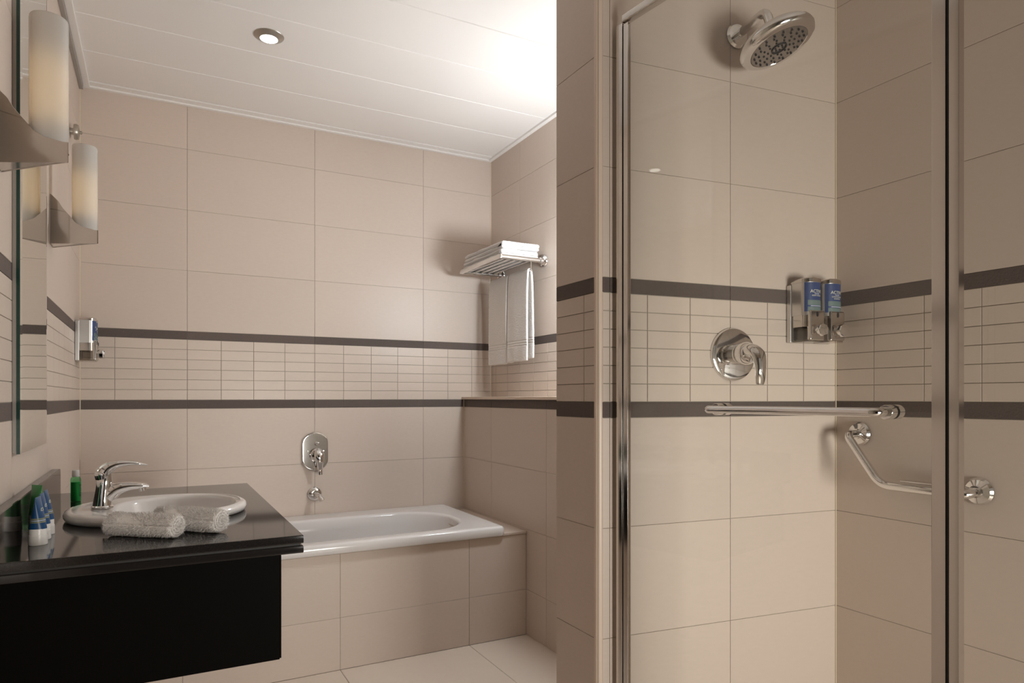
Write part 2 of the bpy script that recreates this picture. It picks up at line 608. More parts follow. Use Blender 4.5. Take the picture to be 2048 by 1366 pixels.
# local centre of the tub is (0.63, 3.31)
for a, b, r, z in ((hx - 0.02, hy - 0.019, 0.02, 0.5225), (hx - 0.02, hy - 0.019, 0.02, 0.5085), (hx - 0.004, hy - 0.004, 0.02, 0.5105), (hx, hy, 0.022, 0.516), (hx + 0.002, hy + 0.002, 0.024, 0.533),
                   (hx, hy, 0.022, 0.549), (hx - 0.006, hy - 0.006, 0.02, 0.556), (hx - 0.016, hy - 0.016, 0.02, 0.559)):
    loops.append(rrect(0, 0, a, b, r, z))
ox = -0.02
for a, b, r, z, dx, dy in ((0.795, 0.287, 0.25, 0.558, 0, 0), (0.785, 0.277, 0.25, 0.555, 0, 0), (0.776, 0.268, 0.25, 0.545, 0, 0),
                           (0.768, 0.258, 0.245, 0.50, 0, 0), (0.745, 0.245, 0.23, 0.36, -0.01, 0), (0.70, 0.225, 0.2, 0.22, -0.02, 0),
                           (0.66, 0.205, 0.19, 0.17, -0.02, 0), (0.60, 0.17, 0.16, 0.15, -0.02, 0)):
    loops.append(rrect(ox + dx, -0.037 + dy, a, b, r, z))
MB().loft(loops, cap0=False, cap1=True).build('shell', ENAMEL, tub, 50)
MB().lathe([(0.03, 0.15), (0.03, 0.153), (0.022, 0.156)], 24, T(-0.45, -0.037, 0)).build('drain', CHROME, tub)

# tub mixer on the back wall
tm = thing('bath_mixer', 'chrome bath mixer with an oblong plate and lever on the back wall', 'bath mixer', (0.764, Y_B, 0.898))


def stadium(w, h, n=16):
    r = w / 2
    pts = [(r * math.cos(PI * k / n), h / 2 - r * 0.85 + 0.85 * r * math.sin(PI * k / n)) for k in range(n + 1)]
    pts += [(-r * math.cos(PI * k / n), -(h / 2 - r * 0.85) - 0.85 * r * math.sin(PI * k / n)) for k in range(n + 1)]
    return pts


loops = []
for s_, yy in ((1.0, 0.0), (1.0, -0.006), (0.97, -0.011), (0.90, -0.013)):
    loops.append([(x * s_, yy, z * s_) for x, z in stadium(0.140, 0.212)])
MB().loft(loops).build('plate', CHROME, tm, 30)
MB().lathe([(0.038, 0.012), (0.037, 0.03), (0.031, 0.036), (0.028, 0.055), (0.0, 0.06)], 28, T(0.008, 0, -0.018) @ R('X', 90), cap=False).build('hub', CHROME, tm)
lv = smooth_path([(0.008, -0.050, 0.006), (0.010, -0.062, -0.015), (0.014, -0.066, -0.05), (0.016, -0.060, -0.09), (0.018, -0.062, -0.122)], 5)
rr = smooth_path([(0.020, 0.012), (0.026, 0.014), (0.020, 0.012), (0.013, 0.008), (0.010, 0.005)], 5)
MB().sweep(lv, rr, 16, (0, 1, 0)).build('lever', CHROME, tm)
MB().sweep([(0.008, -0.012, 0.04), (0.008, -0.022, 0.04), (0.008, -0.03, 0.041), (0.008, -0.036, 0.041)], [0.006, 0.006, 0.011, 0.008], 14).build('diverter_knob', CHROME, tm)
for sx in (-1, 1):
    MB().lathe([(0.006, 0.012), (0.005, 0.016), (0.0, 0.0165)], 12, T(0.004 + sx * 0.042, 0, 0.002) @ R('X', 90), cap=False).build('screw', CHROME, tm)
sp = thing('bath_spout', 'small round chrome bath spout below the bath mixer', 'bath spout', (0.762, Y_B, 0.668))
MB().lathe([(0.038, 0.0), (0.038, 0.006), (0.033, 0.012), (0.027, 0.014), (0.026, 0.024), (0.02, 0.028)], 28, R('X', 90)).build('flange', CHROME, sp)
MB().sweep(arc_fillet([(0, -0.02, 0), (0.012, -0.062, -0.004), (0.022, -0.078, -0.022)], 0.02), 0.0125, 16).build('outlet', CHROME, sp)
MB().sweep([(0.0205, -0.076, -0.018), (0.024, -0.081, -0.028)], 0.0145, 16).build('collar', CHROME, sp)

# ------------------------------------------------------------------ vanity
CT = 0.86
VX0, VX1, VY0, VY1 = X_L, 0.315, 1.655, 2.765
ct = thing('vanity_counter', 'black polished stone counter with a grooved edge and upstand', 'counter', (0, 0, CT))
BCX, BCY, BAX, BBY = 0.012, 2.155, 0.230, 0.215      # basin centre and half axes


def holed_slab(z0, z1, inset, bev=0.0025):
    x0, x1, y0, y1 = VX0 + 0.0015, VX1 - inset, VY0 + inset, VY1 - inset
    corners = [math.atan2(yy - BCY, xx - BCX) % (2 * PI) for xx in (x0, x1) for yy in (y0, y1)]
    angs = sorted(corners + [2 * PI * k / 80 for k in range(80)])

    def rect(i, z):
        out = []
        for t in angs:
            c_, s_ = math.cos(t), math.sin(t)
            k_ = min(((x1 if c_ > 0 else x0) - BCX) / c_ if abs(c_) > 1e-9 else 9, ((y1 if s_ > 0 else y0) - BCY) / s_ if abs(s_) > 1e-9 else 9)
            px_, py_ = BCX + c_ * k_, BCY + s_ * k_
            out.append((min(max(px_, x0 + i), x1 - i), min(max(py_, y0 + i), y1 - i), z))
        return out

    def hole(z):
        return [(BCX + (BAX - 0.025) * math.cos(t), BCY + (BBY - 0.025) * math.sin(t), z) for t in angs]

    lp = [hole(z0), rect(bev, z0), rect(bev * 0.3, z0 + bev * 0.3), rect(0, z0 + bev), rect(0, z1 - bev), rect(bev * 0.3, z1 - bev * 0.3), rect(bev, z1), hole(z1), hole(z0)]
    return MB().loft(lp, False, False)


holed_slab(-0.020, 0.0, 0).build('slab', GRANITE, ct, 30)
holed_slab(-0.0255, -0.0195, 0.006, 0.0002).build('groove', SHADOWD, ct, None)
holed_slab(-0.043, -0.025, 0).build('edge_strip', GRANITE, ct, 30)
# upstand with a rounded far top corner
ol = [(VY0, 0.0), (VY1, 0.0)] + [(VY1 - 0.014 + 0.014 * math.cos(t), 0.072 + 0.014 * math.sin(t)) for t in [PI / 2 * k / 6 for k in range(7)]] + [(VY0, 0.086)]
MB().loft([[(VX0 + 0.0015, y_, z_) for y_, z_ in ol], [(VX0 + 0.0215, y_, z_) for y_, z_ in ol], [(VX0 + 0.0235, y_, min(z_, 0.084)) for y_, z_ in ol]]).build('upstand', GRANITE, ct, 30)
cab = thing('vanity_cabinet', 'black wall-hung cabinet panel under the stone counter', 'cabinet', (0, 0, 0.56))
cb = MB()
ch_ = CT - 0.0435 - 0.56
cb.box(VX0 + 0.0015, VX1 - 0.050, VY0 + 0.03, VY0 + 0.048, 0.0, ch_, 0.001)
cb.box(VX0 + 0.0015, VX1 - 0.050, VY1 - 0.038, VY1 - 0.02, 0.0, ch_, 0.001)
cb.box(VX0 + 0.0015, VX0 + 0.0115, VY0 + 0.048, VY1 - 0.038, 0.0, ch_)
cb.box(VX0 + 0.0115, VX1 - 0.050, VY0 + 0.048, VY1 - 0.038, 0.0, 0.016)
cb.box(VX1 - 0.062, VX1 - 0.050, VY0 + 0.048, VY1 - 0.038, 0.016, ch_)
cb.build('body', CABBLACK, cab)
MB().box(VX1 - 0.050, VX1 - 0.046, VY0 + 0.032, (VY0 + VY1) / 2 - 0.002, 0.002, CT - 0.05 - 0.56, 0.001).build('door', CABBLACK, cab)
MB().box(VX1 - 0.050, VX1 - 0.046, (VY0 + VY1) / 2 + 0.002, VY1 - 0.022, 0.002, CT - 0.05 - 0.56, 0.001).build('door', CABBLACK, cab)

# basin
bs = thing('wash_basin', 'white oval wash basin set into the black counter', 'basin', (BCX, BCY, CT))


def ell(cx, cy, a, b, z, n=72, p=2.15):
    out = []
    for k in range(n):
        t = 2 * PI * k / n
        c_, s_ = math.cos(t), math.sin(t)
        out.append((cx + a * math.copysign(abs(c_) ** (2 / p), c_), cy + b * math.copysign(abs(s_) ** (2 / p), s_), z))
    return out


ax, by = BAX, BBY
loops = [ell(0, 0, ax - 0.012, by - 0.012, 0.0005), ell(0, 0, ax - 0.005, by - 0.005, 0.003), ell(0, 0, ax - 0.001, by - 0.001, 0.010), ell(0, 0, ax, by, 0.016),
         ell(0, 0, ax - 0.003, by - 0.003, 0.023), ell(0, 0, ax - 0.010, by - 0.010, 0.027), ell(0, 0, ax - 0.018, by - 0.018, 0.028),
         ell(0.010, 0, ax - 0.026, by - 0.026, 0.0270), ell(0.040, 0, 0.163, 0.178, 0.0245), ell(0.042, 0, 0.157, 0.172, 0.022),
         ell(0.043, 0, 0.152, 0.167, 0.014), ell(0.044, 0, 0.143, 0.158, -0.02), ell(0.044, 0, 0.122, 0.135, -0.07), ell(0.044, 0, 0.085, 0.095, -0.105), ell(0.044, 0, 0.03, 0.03, -0.118)]
MB().loft(loops, cap0=False, cap1=True).build('bowl', CERAMIC, bs, 60)
MB().lathe([(0.028, -0.117), (0.026, -0.112), (0.0, -0.110)], 24, T(0.044, 0, 0), cap=False).build('drain', CHROME, bs)

# faucet, faces +x
fc = thing('basin_faucet', 'chrome single-lever faucet standing on the white basin', 'faucet', (-0.127, BCY, CT + 0.0272))
MB().lathe([(0.027, 0.0), (0.027, 0.004), (0.0245, 0.007)], 32).build('base_ring', CHROME, fc)
bp_ = smooth_path([(0.0, 0, 0.004), (0.001, 0, 0.025), (0.003, 0, 0.05), (0.005, 0, 0.072), (0.007, 0, 0.086)], 5)
br_ = smooth_path([(0.0235, 0.0245), (0.021, 0.022), (0.0195, 0.020), (0.019, 0.019), (0.017, 0.016)], 5)
MB().sweep(bp_, br_, 28, (1, 0, 0)).build('body', CHROME, fc, 40)
sp_ = smooth_path([(0.0, 0, 0.020), (0.016, 0, 0.038), (0.036, 0, 0.050), (0.062, 0, 0.0555), (0.090, 0, 0.0555), (0.112, 0, 0.053)], 6)
sr_ = smooth_path([(0.018, 0.019), (0.0185, 0.023), (0.0175, 0.0175), (0.0165, 0.012), (0.016, 0.0085), (0.013, 0.005)], 6)
MB().sweep(sp_, sr_, 24, (0, 0, 1)).build('spout', CHROME, fc, 40)
MB().lathe([(0.0095, 0.0), (0.010, 0.010)], 20, T(0.097, 0, 0.0405) @ R('Y', -14)).build('aerator', CHROME, fc)
lp_ = smooth_path([(0.003, 0, 0.080), (0.002, 0, 0.094), (0.012, 0, 0.108), (0.036, 0, 0.1185), (0.066, 0, 0.1205), (0.090, 0, 0.117), (0.108, 0, 0.1125)], 6)
lr_ = smooth_path([(0.018, 0.020), (0.0190, 0.021), (0.0185, 0.017), (0.0165, 0.0105), (0.0145, 0.0065), (0.0125, 0.0045), (0.008, 0.0022)], 6)
MB().sweep(lp_, lr_, 24, (0.35, 0, 1)).build('lever', CHROME, fc, 40)

# mirror on the left wall
MX = X_L
mr = thing('wall_mirror', 'tall frameless mirror on the left wall between the two lamps', 'mirror', (MX, 2.26, 1.05))
m0, m1, mz = -0.232, 0.232, 1.47
MB().box(0.0005, 0.009, m0 + 0.002, m1 - 0.002, 0.002, mz - 0.002).build('backing', GREYB, mr, None)
bv = 0.022


def mloop(x, i):
    return [(x, m0 + i, i), (x, m1 - i, i), (x, m1 - i, mz - i), (x, m0 + i, mz - i)]


gm = MB()
gm.loft([mloop(0.009, 0), mloop(0.0165, 0)], cap0=True, cap1=False).build('glass_edge', GREENEDGE, mr, None)
MB().loft([mloop(0.0165, 0.0), mloop(0.0180, bv)], cap0=False, cap1=True).build('mirror_face', MIRROR, mr, None)

# sconces
def resample_plain(pts, step):
    out = [Vector(pts[0])]
    for i in range(len(pts) - 1):
        a, b = Vector(pts[i]), Vector(pts[i + 1])
        m_ = max(1, int((b - a).length / step))
        out += [a + (b - a) * ((k + 1) / m_) for k in range(m_)]
    return out


def make_sconce(label):
    s = thing('wall_sconce', label, 'wall lamp', (X_L, 0, 1.705), group='wall lamps beside the mirror')
    TAB = [(0.0, 0.167), (0.007, 0.161), (0.024, 0.142), (0.0355, 0.121), (0.055, 0.096), (0.075, 0.0705), (0.095, 0.057), (0.131, 0.045), (0.15, 0.043)]

    def top(x):       # swooping top edge: tall at the wall, low at the nose
        for (xa, za), (xb, zb) in zip(TAB, TAB[1:]):
            if x <= xb:
                return za + (zb - za) * max(0, (x - xa)) / (xb - xa)
        return TAB[-1][1]

    # plan: flat cheek from the wall to a rounded nose, then the narrow far cheek back to the wall
    a_, nose, b_ = (0.0006, 0.070), (0.148, -0.0075), (0.0006, 0.146)
    pl = arc_fillet([(*a_, 0), (0.07, 0.0345, 0), (*nose, 0), (0.085, 0.056, 0), (*b_, 0)], 0.014, 10)
    pl = [(p.x, p.y) for p in resample_plain(pl, 0.003)]
    n = len(pl) - 1
    split = max(range(n + 1), key=lambda k: pl[k][0])
    out = [(x, y_, top(x) if k <= split + 4 else max(0.012, top(x) * 0.35)) for k, (x, y_) in enumerate(pl)]
    inn = []
    for k, (x, y_, z) in enumerate(out):
        p_, q_ = out[max(k - 1, 0)], out[min(k + 1, n)]
        t_ = Vector((q_[0] - p_[0], q_[1] - p_[1])).normalized()
        inn.append((max(0.0006, x - t_.y * 0.0018), y_ + t_.x * 0.0018, z))
    vs_, fs = [], []
    for lst in (out, inn):
        for x, y_, z in lst:
            vs_.append((x, y_, 0.0))
            vs_.append((x, y_, z))
    m_ = (n + 1) * 2
    for k in range(n):
        a, b, c, d = 2 * k, 2 * k + 1, 2 * k + 3, 2 * k + 2
        fs.append((a, d, c, b))
        fs.append((a + m_, b + m_, c + m_, d + m_))
        fs.append((b, c, c + m_, b + m_))
        fs.append((a, a + m_, d + m_, d))
    fs.append((0, 1, m_ + 1, m_))
    fs.append((2 * n, m_ + 2 * n, m_ + 2 * n + 1, 2 * n + 1))
    MB().add(vs_, fs).build('shield', CHROME_S, s, 40)
    MB().prism([(x, y_) for x, y_, z in inn], 0.0015, 0.005).build('bottom_plate', CHROME_S, s, None)
    MB().sweep([(0.001, 0.10, 0.040), (0.085, 0.076, 0.040)], 0.008, 12).build('arm', CHROME_S, s)
    cx, cy_, rx, ry = 0.099, 0.070, 0.0375, 0.0375
    loops = []
    for rr_, z in ((1.0, 0.040), (1.0, 0.332), (0.985, 0.337), (0.95, 0.3395), (0.90, 0.337), (0.88, 0.332), (0.88, 0.040)):
        loops.append([(cx + rx * rr_ * math.cos(2 * PI * k / 40), cy_ + ry * rr_ * math.sin(2 * PI * k / 40), z) for k in range(40)])
    MB().loft(loops, cap0=False, cap1=False).build('glass_shade', OPAL, s, 50)
    MB().lathe([(0.012, 0.09), (0.017, 0.11), (0.017, 0.225), (0.010, 0.255), (0.0, 0.26)], 16, T(cx, cy_, 0), cap=False).build('bulb', BULB, s)
    MB().lathe([(0.036, 0.034), (0.036, 0.046), (0.015, 0.048), (0.015, 0.10), (0.012, 0.10)], 24, T(cx, cy_, 0)).build('socket', CAPW, s)
    return s


sc1 = make_sconce('nearer wall lamp with a polished metal shield and frosted tube, left of the mirror')
sc1.location.y = 1.756
sc2 = copy_tree(sc1)
sc2.location.y = 2.632
sc2['label'] = 'farther wall lamp with a polished metal shield and frosted tube, beyond the mirror'

# clothesline reel
rl = thing('clothesline_reel', 'small round chrome clothesline reel high on the left wall', 'clothesline reel', (X_L, 3.30, 2.29))
MB().lathe([(0.014, 0.0), (0.014, 0.012), (0.030, 0.014), (0.032, 0.022), (0.029, 0.030), (0.015, 0.034), (0.0, 0.035)], 28, R('Y', 90), cap=False).build('housing', NICKEL, rl)
MB().lathe([(0.006, 0.034), (0.007, 0.042), (0.0, 0.044)], 14, R('Y', 90), cap=False).build('pull_knob', NICKEL, rl)


# ------------------------------------------------------------------ soap dispensers
def text_mesh(s, size, mat, name='lettering', ext=0.0002):
    cu = bpy.data.curves.new(name, 'FONT')
    cu.body = s
    cu.size = size
    cu.align_x = 'CENTER'
    cu.extrude = ext
    to = bpy.data.objects.new(name, cu)
    col.objects.link(to)
    dg = bpy.context.evaluated_depsgraph_get()
    me = bpy.data.meshes.new_from_object(to.evaluated_get(dg))
    me.materials.clear()
    me.materials.append(mat)
    bpy.data.objects.remove(to)
    bpy.data.curves.remove(cu)
    return me


def bend_text(me, cx, cz, front):
    """lay text (in its xy plane) on the curved front: x -> across, y -> up, follows y = front(x)"""
    for v in me.vertices:
        x, u, e = v.co
        v.co = (cx + x, front(cx + x) - 0.0006 - e, cz + u)
    return me


TXT = {}


def make_dispenser(label, loc, rz, lines):
    """double dispenser; local: x across, -y out of the wall, z up; origin at the lower left of the back plate"""
    t = thing('soap_dispenser', label, 'soap dispenser', loc, rz, 'double soap dispensers on the walls')
    MB().box(0.0, 0.158, -0.018, -0.0005, 0.0, 0.176, 0.003).build('back_plate', ALU, t)
    for i in range(2):
        x0 = 0.004 + i * 0.080
        w_ = 0.070
        xc = x0 + w_ / 2
        yb, yf = -0.018, -0.078

        def front(x, xc=xc, w_=w_):      # rounded front
            u = (x - xc) / (w_ / 2)
            return yf + 0.026 * (1 - math.sqrt(max(0, 1 - min(1, abs(u)) ** 2.3)))

        def outline(dx=0.0, dyb=0.0, grow=0.0, n=24):
            pts = [(x0 - grow, yb + dyb), ]
            for k in range(n + 1):
                a = PI * k / n
                x = xc - (w_ / 2 + grow) * math.cos(a)
                xx = xc - (w_ / 2) * math.cos(a) * 0.999
                pts.append((x, front(xx) - grow))
            pts.append((x0 + w_ + grow, yb + dyb))
            return pts

        MB().prism(outline(), 0.080, 0.178).build('container', ALU, t, 30)
        lid = []
        for g_, z in ((0.0015, 0.178), (0.0015, 0.183), (-0.003, 0.187)):
            lid.append([(x, y_, z + (0.006 * max(0, (yb - y_) / 0.06) if z > 0.18 else 0)) for x, y_ in outline(grow=g_)])
        MB().loft(lid).build('lid', CHROME_S, t, 30)
        # printed label wrapped on the front
        lx = [x0 + 0.006 + (w_ - 0.012) * k / 20 for k in range(21)]
        lab = []

        def lstrip(xa, xb, za, zb, off):
            xs_ = [xa + (xb - xa) * k / 16 for k in range(17)]
            vs_ = [(x, front(x) - off, z) for z in (za, zb) for x in xs_] + [(x, front(x) + 0.002, z) for z in (za, zb) for x in xs_]
            fs = []
            for k in range(16):
                fs += [(k, k + 1, 17 + k + 1, 17 + k), (34 + k, 51 + k, 51 + k + 1, 34 + k + 1), (k, 34 + k, 34 + k + 1, k + 1), (17 + k, 17 + k + 1, 51 + k + 1, 51 + k)]
            fs += [(0, 17, 51, 34), (16, 50, 67, 33)]
            return MB().add(vs_, fs)

        lb = lstrip(x0 + 0.004, x0 + w_ - 0.004, 0.090, 0.177, 0.0006).build('label', BLUE, t, 40)
        lstrip(x0 + 0.010, x0 + w_ - 0.004, 0.109, 0.124, 0.0010).build('label_panel', OLIVE, lb, 40)
        lstrip(x0 + 0.010, x0 + w_ - 0.004, 0.090, 0.104, 0.0010).build('label_panel', OLIVE, lb, 40)
        lstrip(x0 + 0.018, x0 + w_ - 0.006, 0.1062, 0.1074, 0.0010).build('label_line', PRINTW, lb, 40)
        z_ = 0.146
        for s_, size, m_, dz in lines[i]:
            link('lettering', bend_text(text_mesh(s_, size, m_), xc + 0.004, z_, front), lb)
            z_ -= dz
        # clear lower chamber, chrome front with pump button
        MB().prism(outline(grow=-0.002), 0.045, 0.080).build('chamber', CHROME_S, t, 30)
        MB().box(x0 + 0.006, x0 + w_ - 0.006, yb - 0.040, yb, 0.006, 0.045, 0.004).build('lower_body', CLEARP, t)
        MB().box(x0 + 0.012, x0 + w_ - 0.002, yf - 0.003, yf + 0.012, 0.004, 0.094, 0.005).build('front_cover', CHROME_S, t)
        MB().lathe([(0.004, 0.0), (0.004, 0.002)], 12, T(xc + 0.004, yf - 0.0028, 0.082) @ Matrix.Diagonal((0.7, 1, 1.9, 1)) @ R('X', 90)).build('level_window', BLACKR, t)
        MB().lathe([(0.012, 0.0), (0.0185, 0.009), (0.0185, 0.022), (0.0165, 0.025), (0.0, 0.0255)], 8, T(xc + 0.004, yf - 0.003, 0.034) @ R('X', 90), cap=False).build('pump_button', CHROME, t, 25)
        MB().box(x0 + 0.004, x0 + w_ - 0.002, yf + 0.004, yb, 0.0, 0.005, 0.002).build('drip_tray', CLEARP, t)
    return t


L1 = [('ACTIVE', 0.0135, PRINT, 0.0045), ('essentials', 0.0048, PRINTW, 0.0060), ('BODY WASH', 0.0058, PRINT, 0.006)]
L2 = [('ACTIVE', 0.0135, PRINT, 0.0045), ('essentials', 0.0048, PRINTW, 0.0060), ('CONDITIONING', 0.0052, PRINT, 0.0058), ('SHAMPOO', 0.0052, PRINT, 0.005)]
dl = HW0 + hd * 0.652
make_dispenser('double silver soap dispenser with blue labels in the shower corner', (dl.x, dl.y, 1.357), math.atan2(hd.y, hd.x), (L1, L2))
# on the left wall the unit faces +x: local -y must point to +x
make_dispenser('double silver soap dispenser above the tub end on the left wall', (X_L, 3.475, 1.352), PI / 2, (L1, L2))

# ------------------------------------------------------------------ towels
def outline_from_center(pts, th):
    """closed outline around a 2D centre line with rounded ends; th: thickness or list"""
    n = len(pts)
    lft, rgt = [], []
    for i, p in enumerate(pts):
        a, b = pts[max(i - 1, 0)], pts[min(i + 1, n - 1)]
        t = Vector((b[0] - a[0], b[1] - a[1])).normalized()
        nn = Vector((-t.y, t.x))
        h = (th[i] if isinstance(th, list) else th) / 2
        p = Vector((p[0], p[1]))
        lft.append(p + nn * h)
        rgt.append(p - nn * h)
    def endcap(i, j, sgn):
        a, b = Vector((pts[j][0], pts[j][1])), Vector((pts[i][0], pts[i][1]))
        return b + (b - a).normalized() * ((th[i] if isinstance(th, list) else th) * 0.32)
    return lft + [endcap(-1, -2, 1)] + rgt[::-1] + [endcap(0, 1, 1)]


def resample(pts, step):
    out = [Vector(pts[0])]
    acc = 0.0
    for i in range(len(pts) - 1):
        a, b = Vector(pts[i]), Vector(pts[i + 1])
        l = (b - a).length
        if l < 1e-9:
            continue
        d = step - acc
        while d <= l:
            out.append(a + (b - a) * (d / l))
            d += step
        acc = l - (d - step)
    out.append(Vector(pts[-1]))
    return out


def cloth_extrude(center, th, w0, w1, step, mapf, amp, round_ends=True, wob=None, ribs=None):
    """extrude the outline along the third axis; mapf(u, v, w) -> (x, y, z)"""
    ol_ = outline_from_center(center, th)
    cx = sum(p.x for p in ol_) / len(ol_)
    nseg = max(4, int((w1 - w0) / step))
    loops = []
    hth = (th if not isinstance(th, list) else max(th)) / 2
    for k in range(nseg + 1):
        w_ = w0 + (w1 - w0) * k / nseg
        e = min(w_ - w0, w1 - w_)
        sh = 0.0
        if round_ends and e < hth:
            sh = (1 - math.sqrt(max(0.0, 1 - (1 - e / hth) ** 2))) * 0.8
        lp = []
        m_ = len(ol_)
        half = (m_ - 2) // 2
        for i, p in enumerate(ol_):
            if i < half:
                c_ = center[i]
            elif i == half:
                c_ = center[-1]
            elif i <= 2 * half:
                c_ = center[2 * half - i]
            else:
                c_ = center[0]
            q = Vector((c_[0], c_[1])) + (p - Vector((c_[0], c_[1]))) * (1 - sh)
            j = 1 + (random.random() - 0.5) * 2 * amp / max(hth, 1e-4)
            q = Vector((c_[0], c_[1])) + (q - Vector((c_[0], c_[1]))) * j
            du, dv, dw = wob(q.x, q.y, w_) if wob else (0, 0, 0)
            lp.append(mapf(q.x + du, q.y + dv, w_ + dw + (random.random() - 0.5) * amp))
        loops.append(lp)
    return MB().loft(loops)


def pile_fibres(name, me, mat, parent, count, length, width, keep=None):
    """tiny loops of terry pile standing on a towel's surface"""
    polys = [p for p in me.polygons if len(p.vertices) == 4 and (keep is None or keep(p.center))]
    mb_ = MB()
    for _ in range(count):
        p = random.choice(polys)
        vv = [me.vertices[i].co for i in p.vertices]
        a, b = random.random(), random.random()
        q = (vv[0] * (1 - a) + vv[1] * a) * (1 - b) + (vv[3] * (1 - a) + vv[2] * a) * b
        nn = p.normal
        s = Vector((random.gauss(0, 1), random.gauss(0, 1), random.gauss(0, 1))).cross(nn)
        if s.length < 1e-5:
            continue
        s.normalize()
        tip = q + nn * length * random.uniform(0.5, 1.1) + Vector((random.gauss(0, 1), random.gauss(0, 1), random.gauss(0, 1))) * length * 0.35
        mb_.add([q - s * width - nn * 0.0004, q + s * width - nn * 0.0004, tip], [(0, 1, 2)])
    me2 = bpy.data.meshes.new(name)
    me2.from_pydata(mb_.v, [], mb_.f)
    me2.materials.append(mat)
    o = link(name, me2, parent)
    o['kind'] = 'stuff'
    return o


# rolled towels on the counter
def make_roll(label, p_left, p_right, rad, turns=3.6):
    p_left, p_right = Vector(p_left), Vector(p_right)
    d = p_right - p_left
    ln = d.length
    rz = math.atan2(d.y, d.x)
    t = thing('rolled_towel', label, 'towel', (p_left.x, p_left.y, CT), rz, 'rolled face towels on the counter')
    th = rad / (turns + 0.55)
    c = []
    n = int(turns * 64)
    for k in range(n + 1):
        a = 2 * PI * turns * k / n
        r_ = th * 0.45 + (rad - th * 0.5 - th * 0.45) * (k / n) ** 0.92
        c.append((r_ * math.cos(-a + 0.6), r_ * math.sin(-a + 0.6)))
    def wob(u, v, w_):
        f_ = pnoise(Vector((w_ * 22, u * 20, v * 20))) * 0.0016
        r_ = math.hypot(u, v) + 1e-5
        return u / r_ * f_, v / r_ * f_ * (1 if v > -rad * 0.7 else 0.2), (0.004 * (1 - (r_ / rad) ** 2) if w_ > ln / 2 else -0.004 * (1 - (r_ / rad) ** 2))
    mbx = cloth_extrude(c, th * 0.93, 0, ln, 0.0034, lambda u, v, w_: (w_, u, max(0.0008, rad + v)), 0.0006, True, wob)
    o = mbx.build('towel_roll', TERRY, t, 180)
    pile_fibres('terry_pile', o.data, TERRY, t, 26000, 0.0046, 0.0006, lambda q: q.z > 0.007 and (math.hypot(q.y, q.z - rad) > rad * 0.80 or q.x < 0.004 or q.x > ln - 0.006))
    return t


make_roll('rolled white face towel nearest the counter edge', (-0.092, 1.868), (0.047, 1.757), 0.0290)
make_roll('rolled white face towel lying between the basin and the front roll', (0.010, 1.908), (0.142, 1.775), 0.0300)

# ------------------------------------------------------------------ towel rack and towels on the right wall
RZ = 1.915
rk = thing('towel_rack', 'chrome towel rack shelf on the right wall above the tub', 'towel rack', (X_R, 3.305, RZ))
hyk = 0.245
for sy in (-1, 1):
    MB().lathe([(0.034, 0.0), (0.034, 0.006), (0.030, 0.012), (0.018, 0.016), (0.0165, 0.03)], 28, T(0, sy * hyk, 0) @ R('Y', -90)).build('wall_flange', CHROME, rk)
    MB().sweep([(-0.025, sy * hyk, 0), (-0.262, sy * hyk, 0)], 0.0125, 18).build('side_arm', CHROME, rk)
MB().box(-0.270, -0.258, -hyk - 0.0125, hyk + 0.0125, -0.012, 0.012, 0.003).build('front_rail', CHROME, rk)
for x in (-0.225, -0.185, -0.145, -0.105, -0.065):
    MB().sweep([(x, -hyk, 0.002), (x, hyk, 0.002)], 0.0045, 10).build('shelf_rod', CHROME, rk)
MB().sweep([(-0.082, -hyk - 0.004, -0.058), (-0.082, hyk + 0.004, -0.058)], 0.005, 12).build('hanging_bar', CHROME, rk)
for sy in (-1, 1):
    MB().sweep([(-0.082, sy * (hyk - 0.002), -0.003), (-0.082, sy * (hyk - 0.002), -0.058)], 0.0032, 10).build('bar_hanger', CHROME, rk)


def folded_towel(label, z0, y0, y1, x0, x1, th, sag, seed):
    t = thing('folded_towel', label, 'towel', (0, 0, z0), 0, 'folded bath towels on the rack')
    # centre line in (y, z): lower layer from the far end to the near fold, upper layer back
    zl, zu = th * 0.5, th * 1.45
    pts = [(y1 - 0.004, zl + 0.002), ((y0 + y1) / 2, zl), (y0 + th, zl), (y0 + th * 0.45, zl + th * 0.20), (y0 + th * 0.42, zu - th * 0.2), (y0 + th, zu),
           ((y0 + y1) / 2, zu + sag * 0.4), (y1 - 0.05, zu + sag), (y1 - 0.006, zu + sag * 0.7)]
    c = resample([(*p, 0) for p in smooth_path(pts, 12)], 0.005)
    c = [(p.x, p.y) for p in c]
    def wob(u, v, w_):
        return 0.003 * pnoise(Vector((w_ * 9, seed, v * 30))), 0.004 * pnoise(Vector((u * 9, w_ * 9, seed))) * (v / 0.04), 0.006 * pnoise(Vector((u * 12, v * 40, seed + 5)))
    o = cloth_extrude(c, th * 0.985, x0, x1, 0.004, lambda u, v, w_: (w_, u, v), 0.0012, True, wob).build('towel_layers', TERRYB, t, 180)
    return t


folded_towel('lower white folded bath towel lying on the chrome rack', RZ + 0.0082, 3.075, 3.555, 1.575, 1.795, 0.0195, 0.003, 1.0)
folded_towel('upper white folded bath towel on top of the rack stack', RZ + 0.0082 + 0.0405, 3.070, 3.545, 1.578, 1.800, 0.0190, 0.006, 8.0)


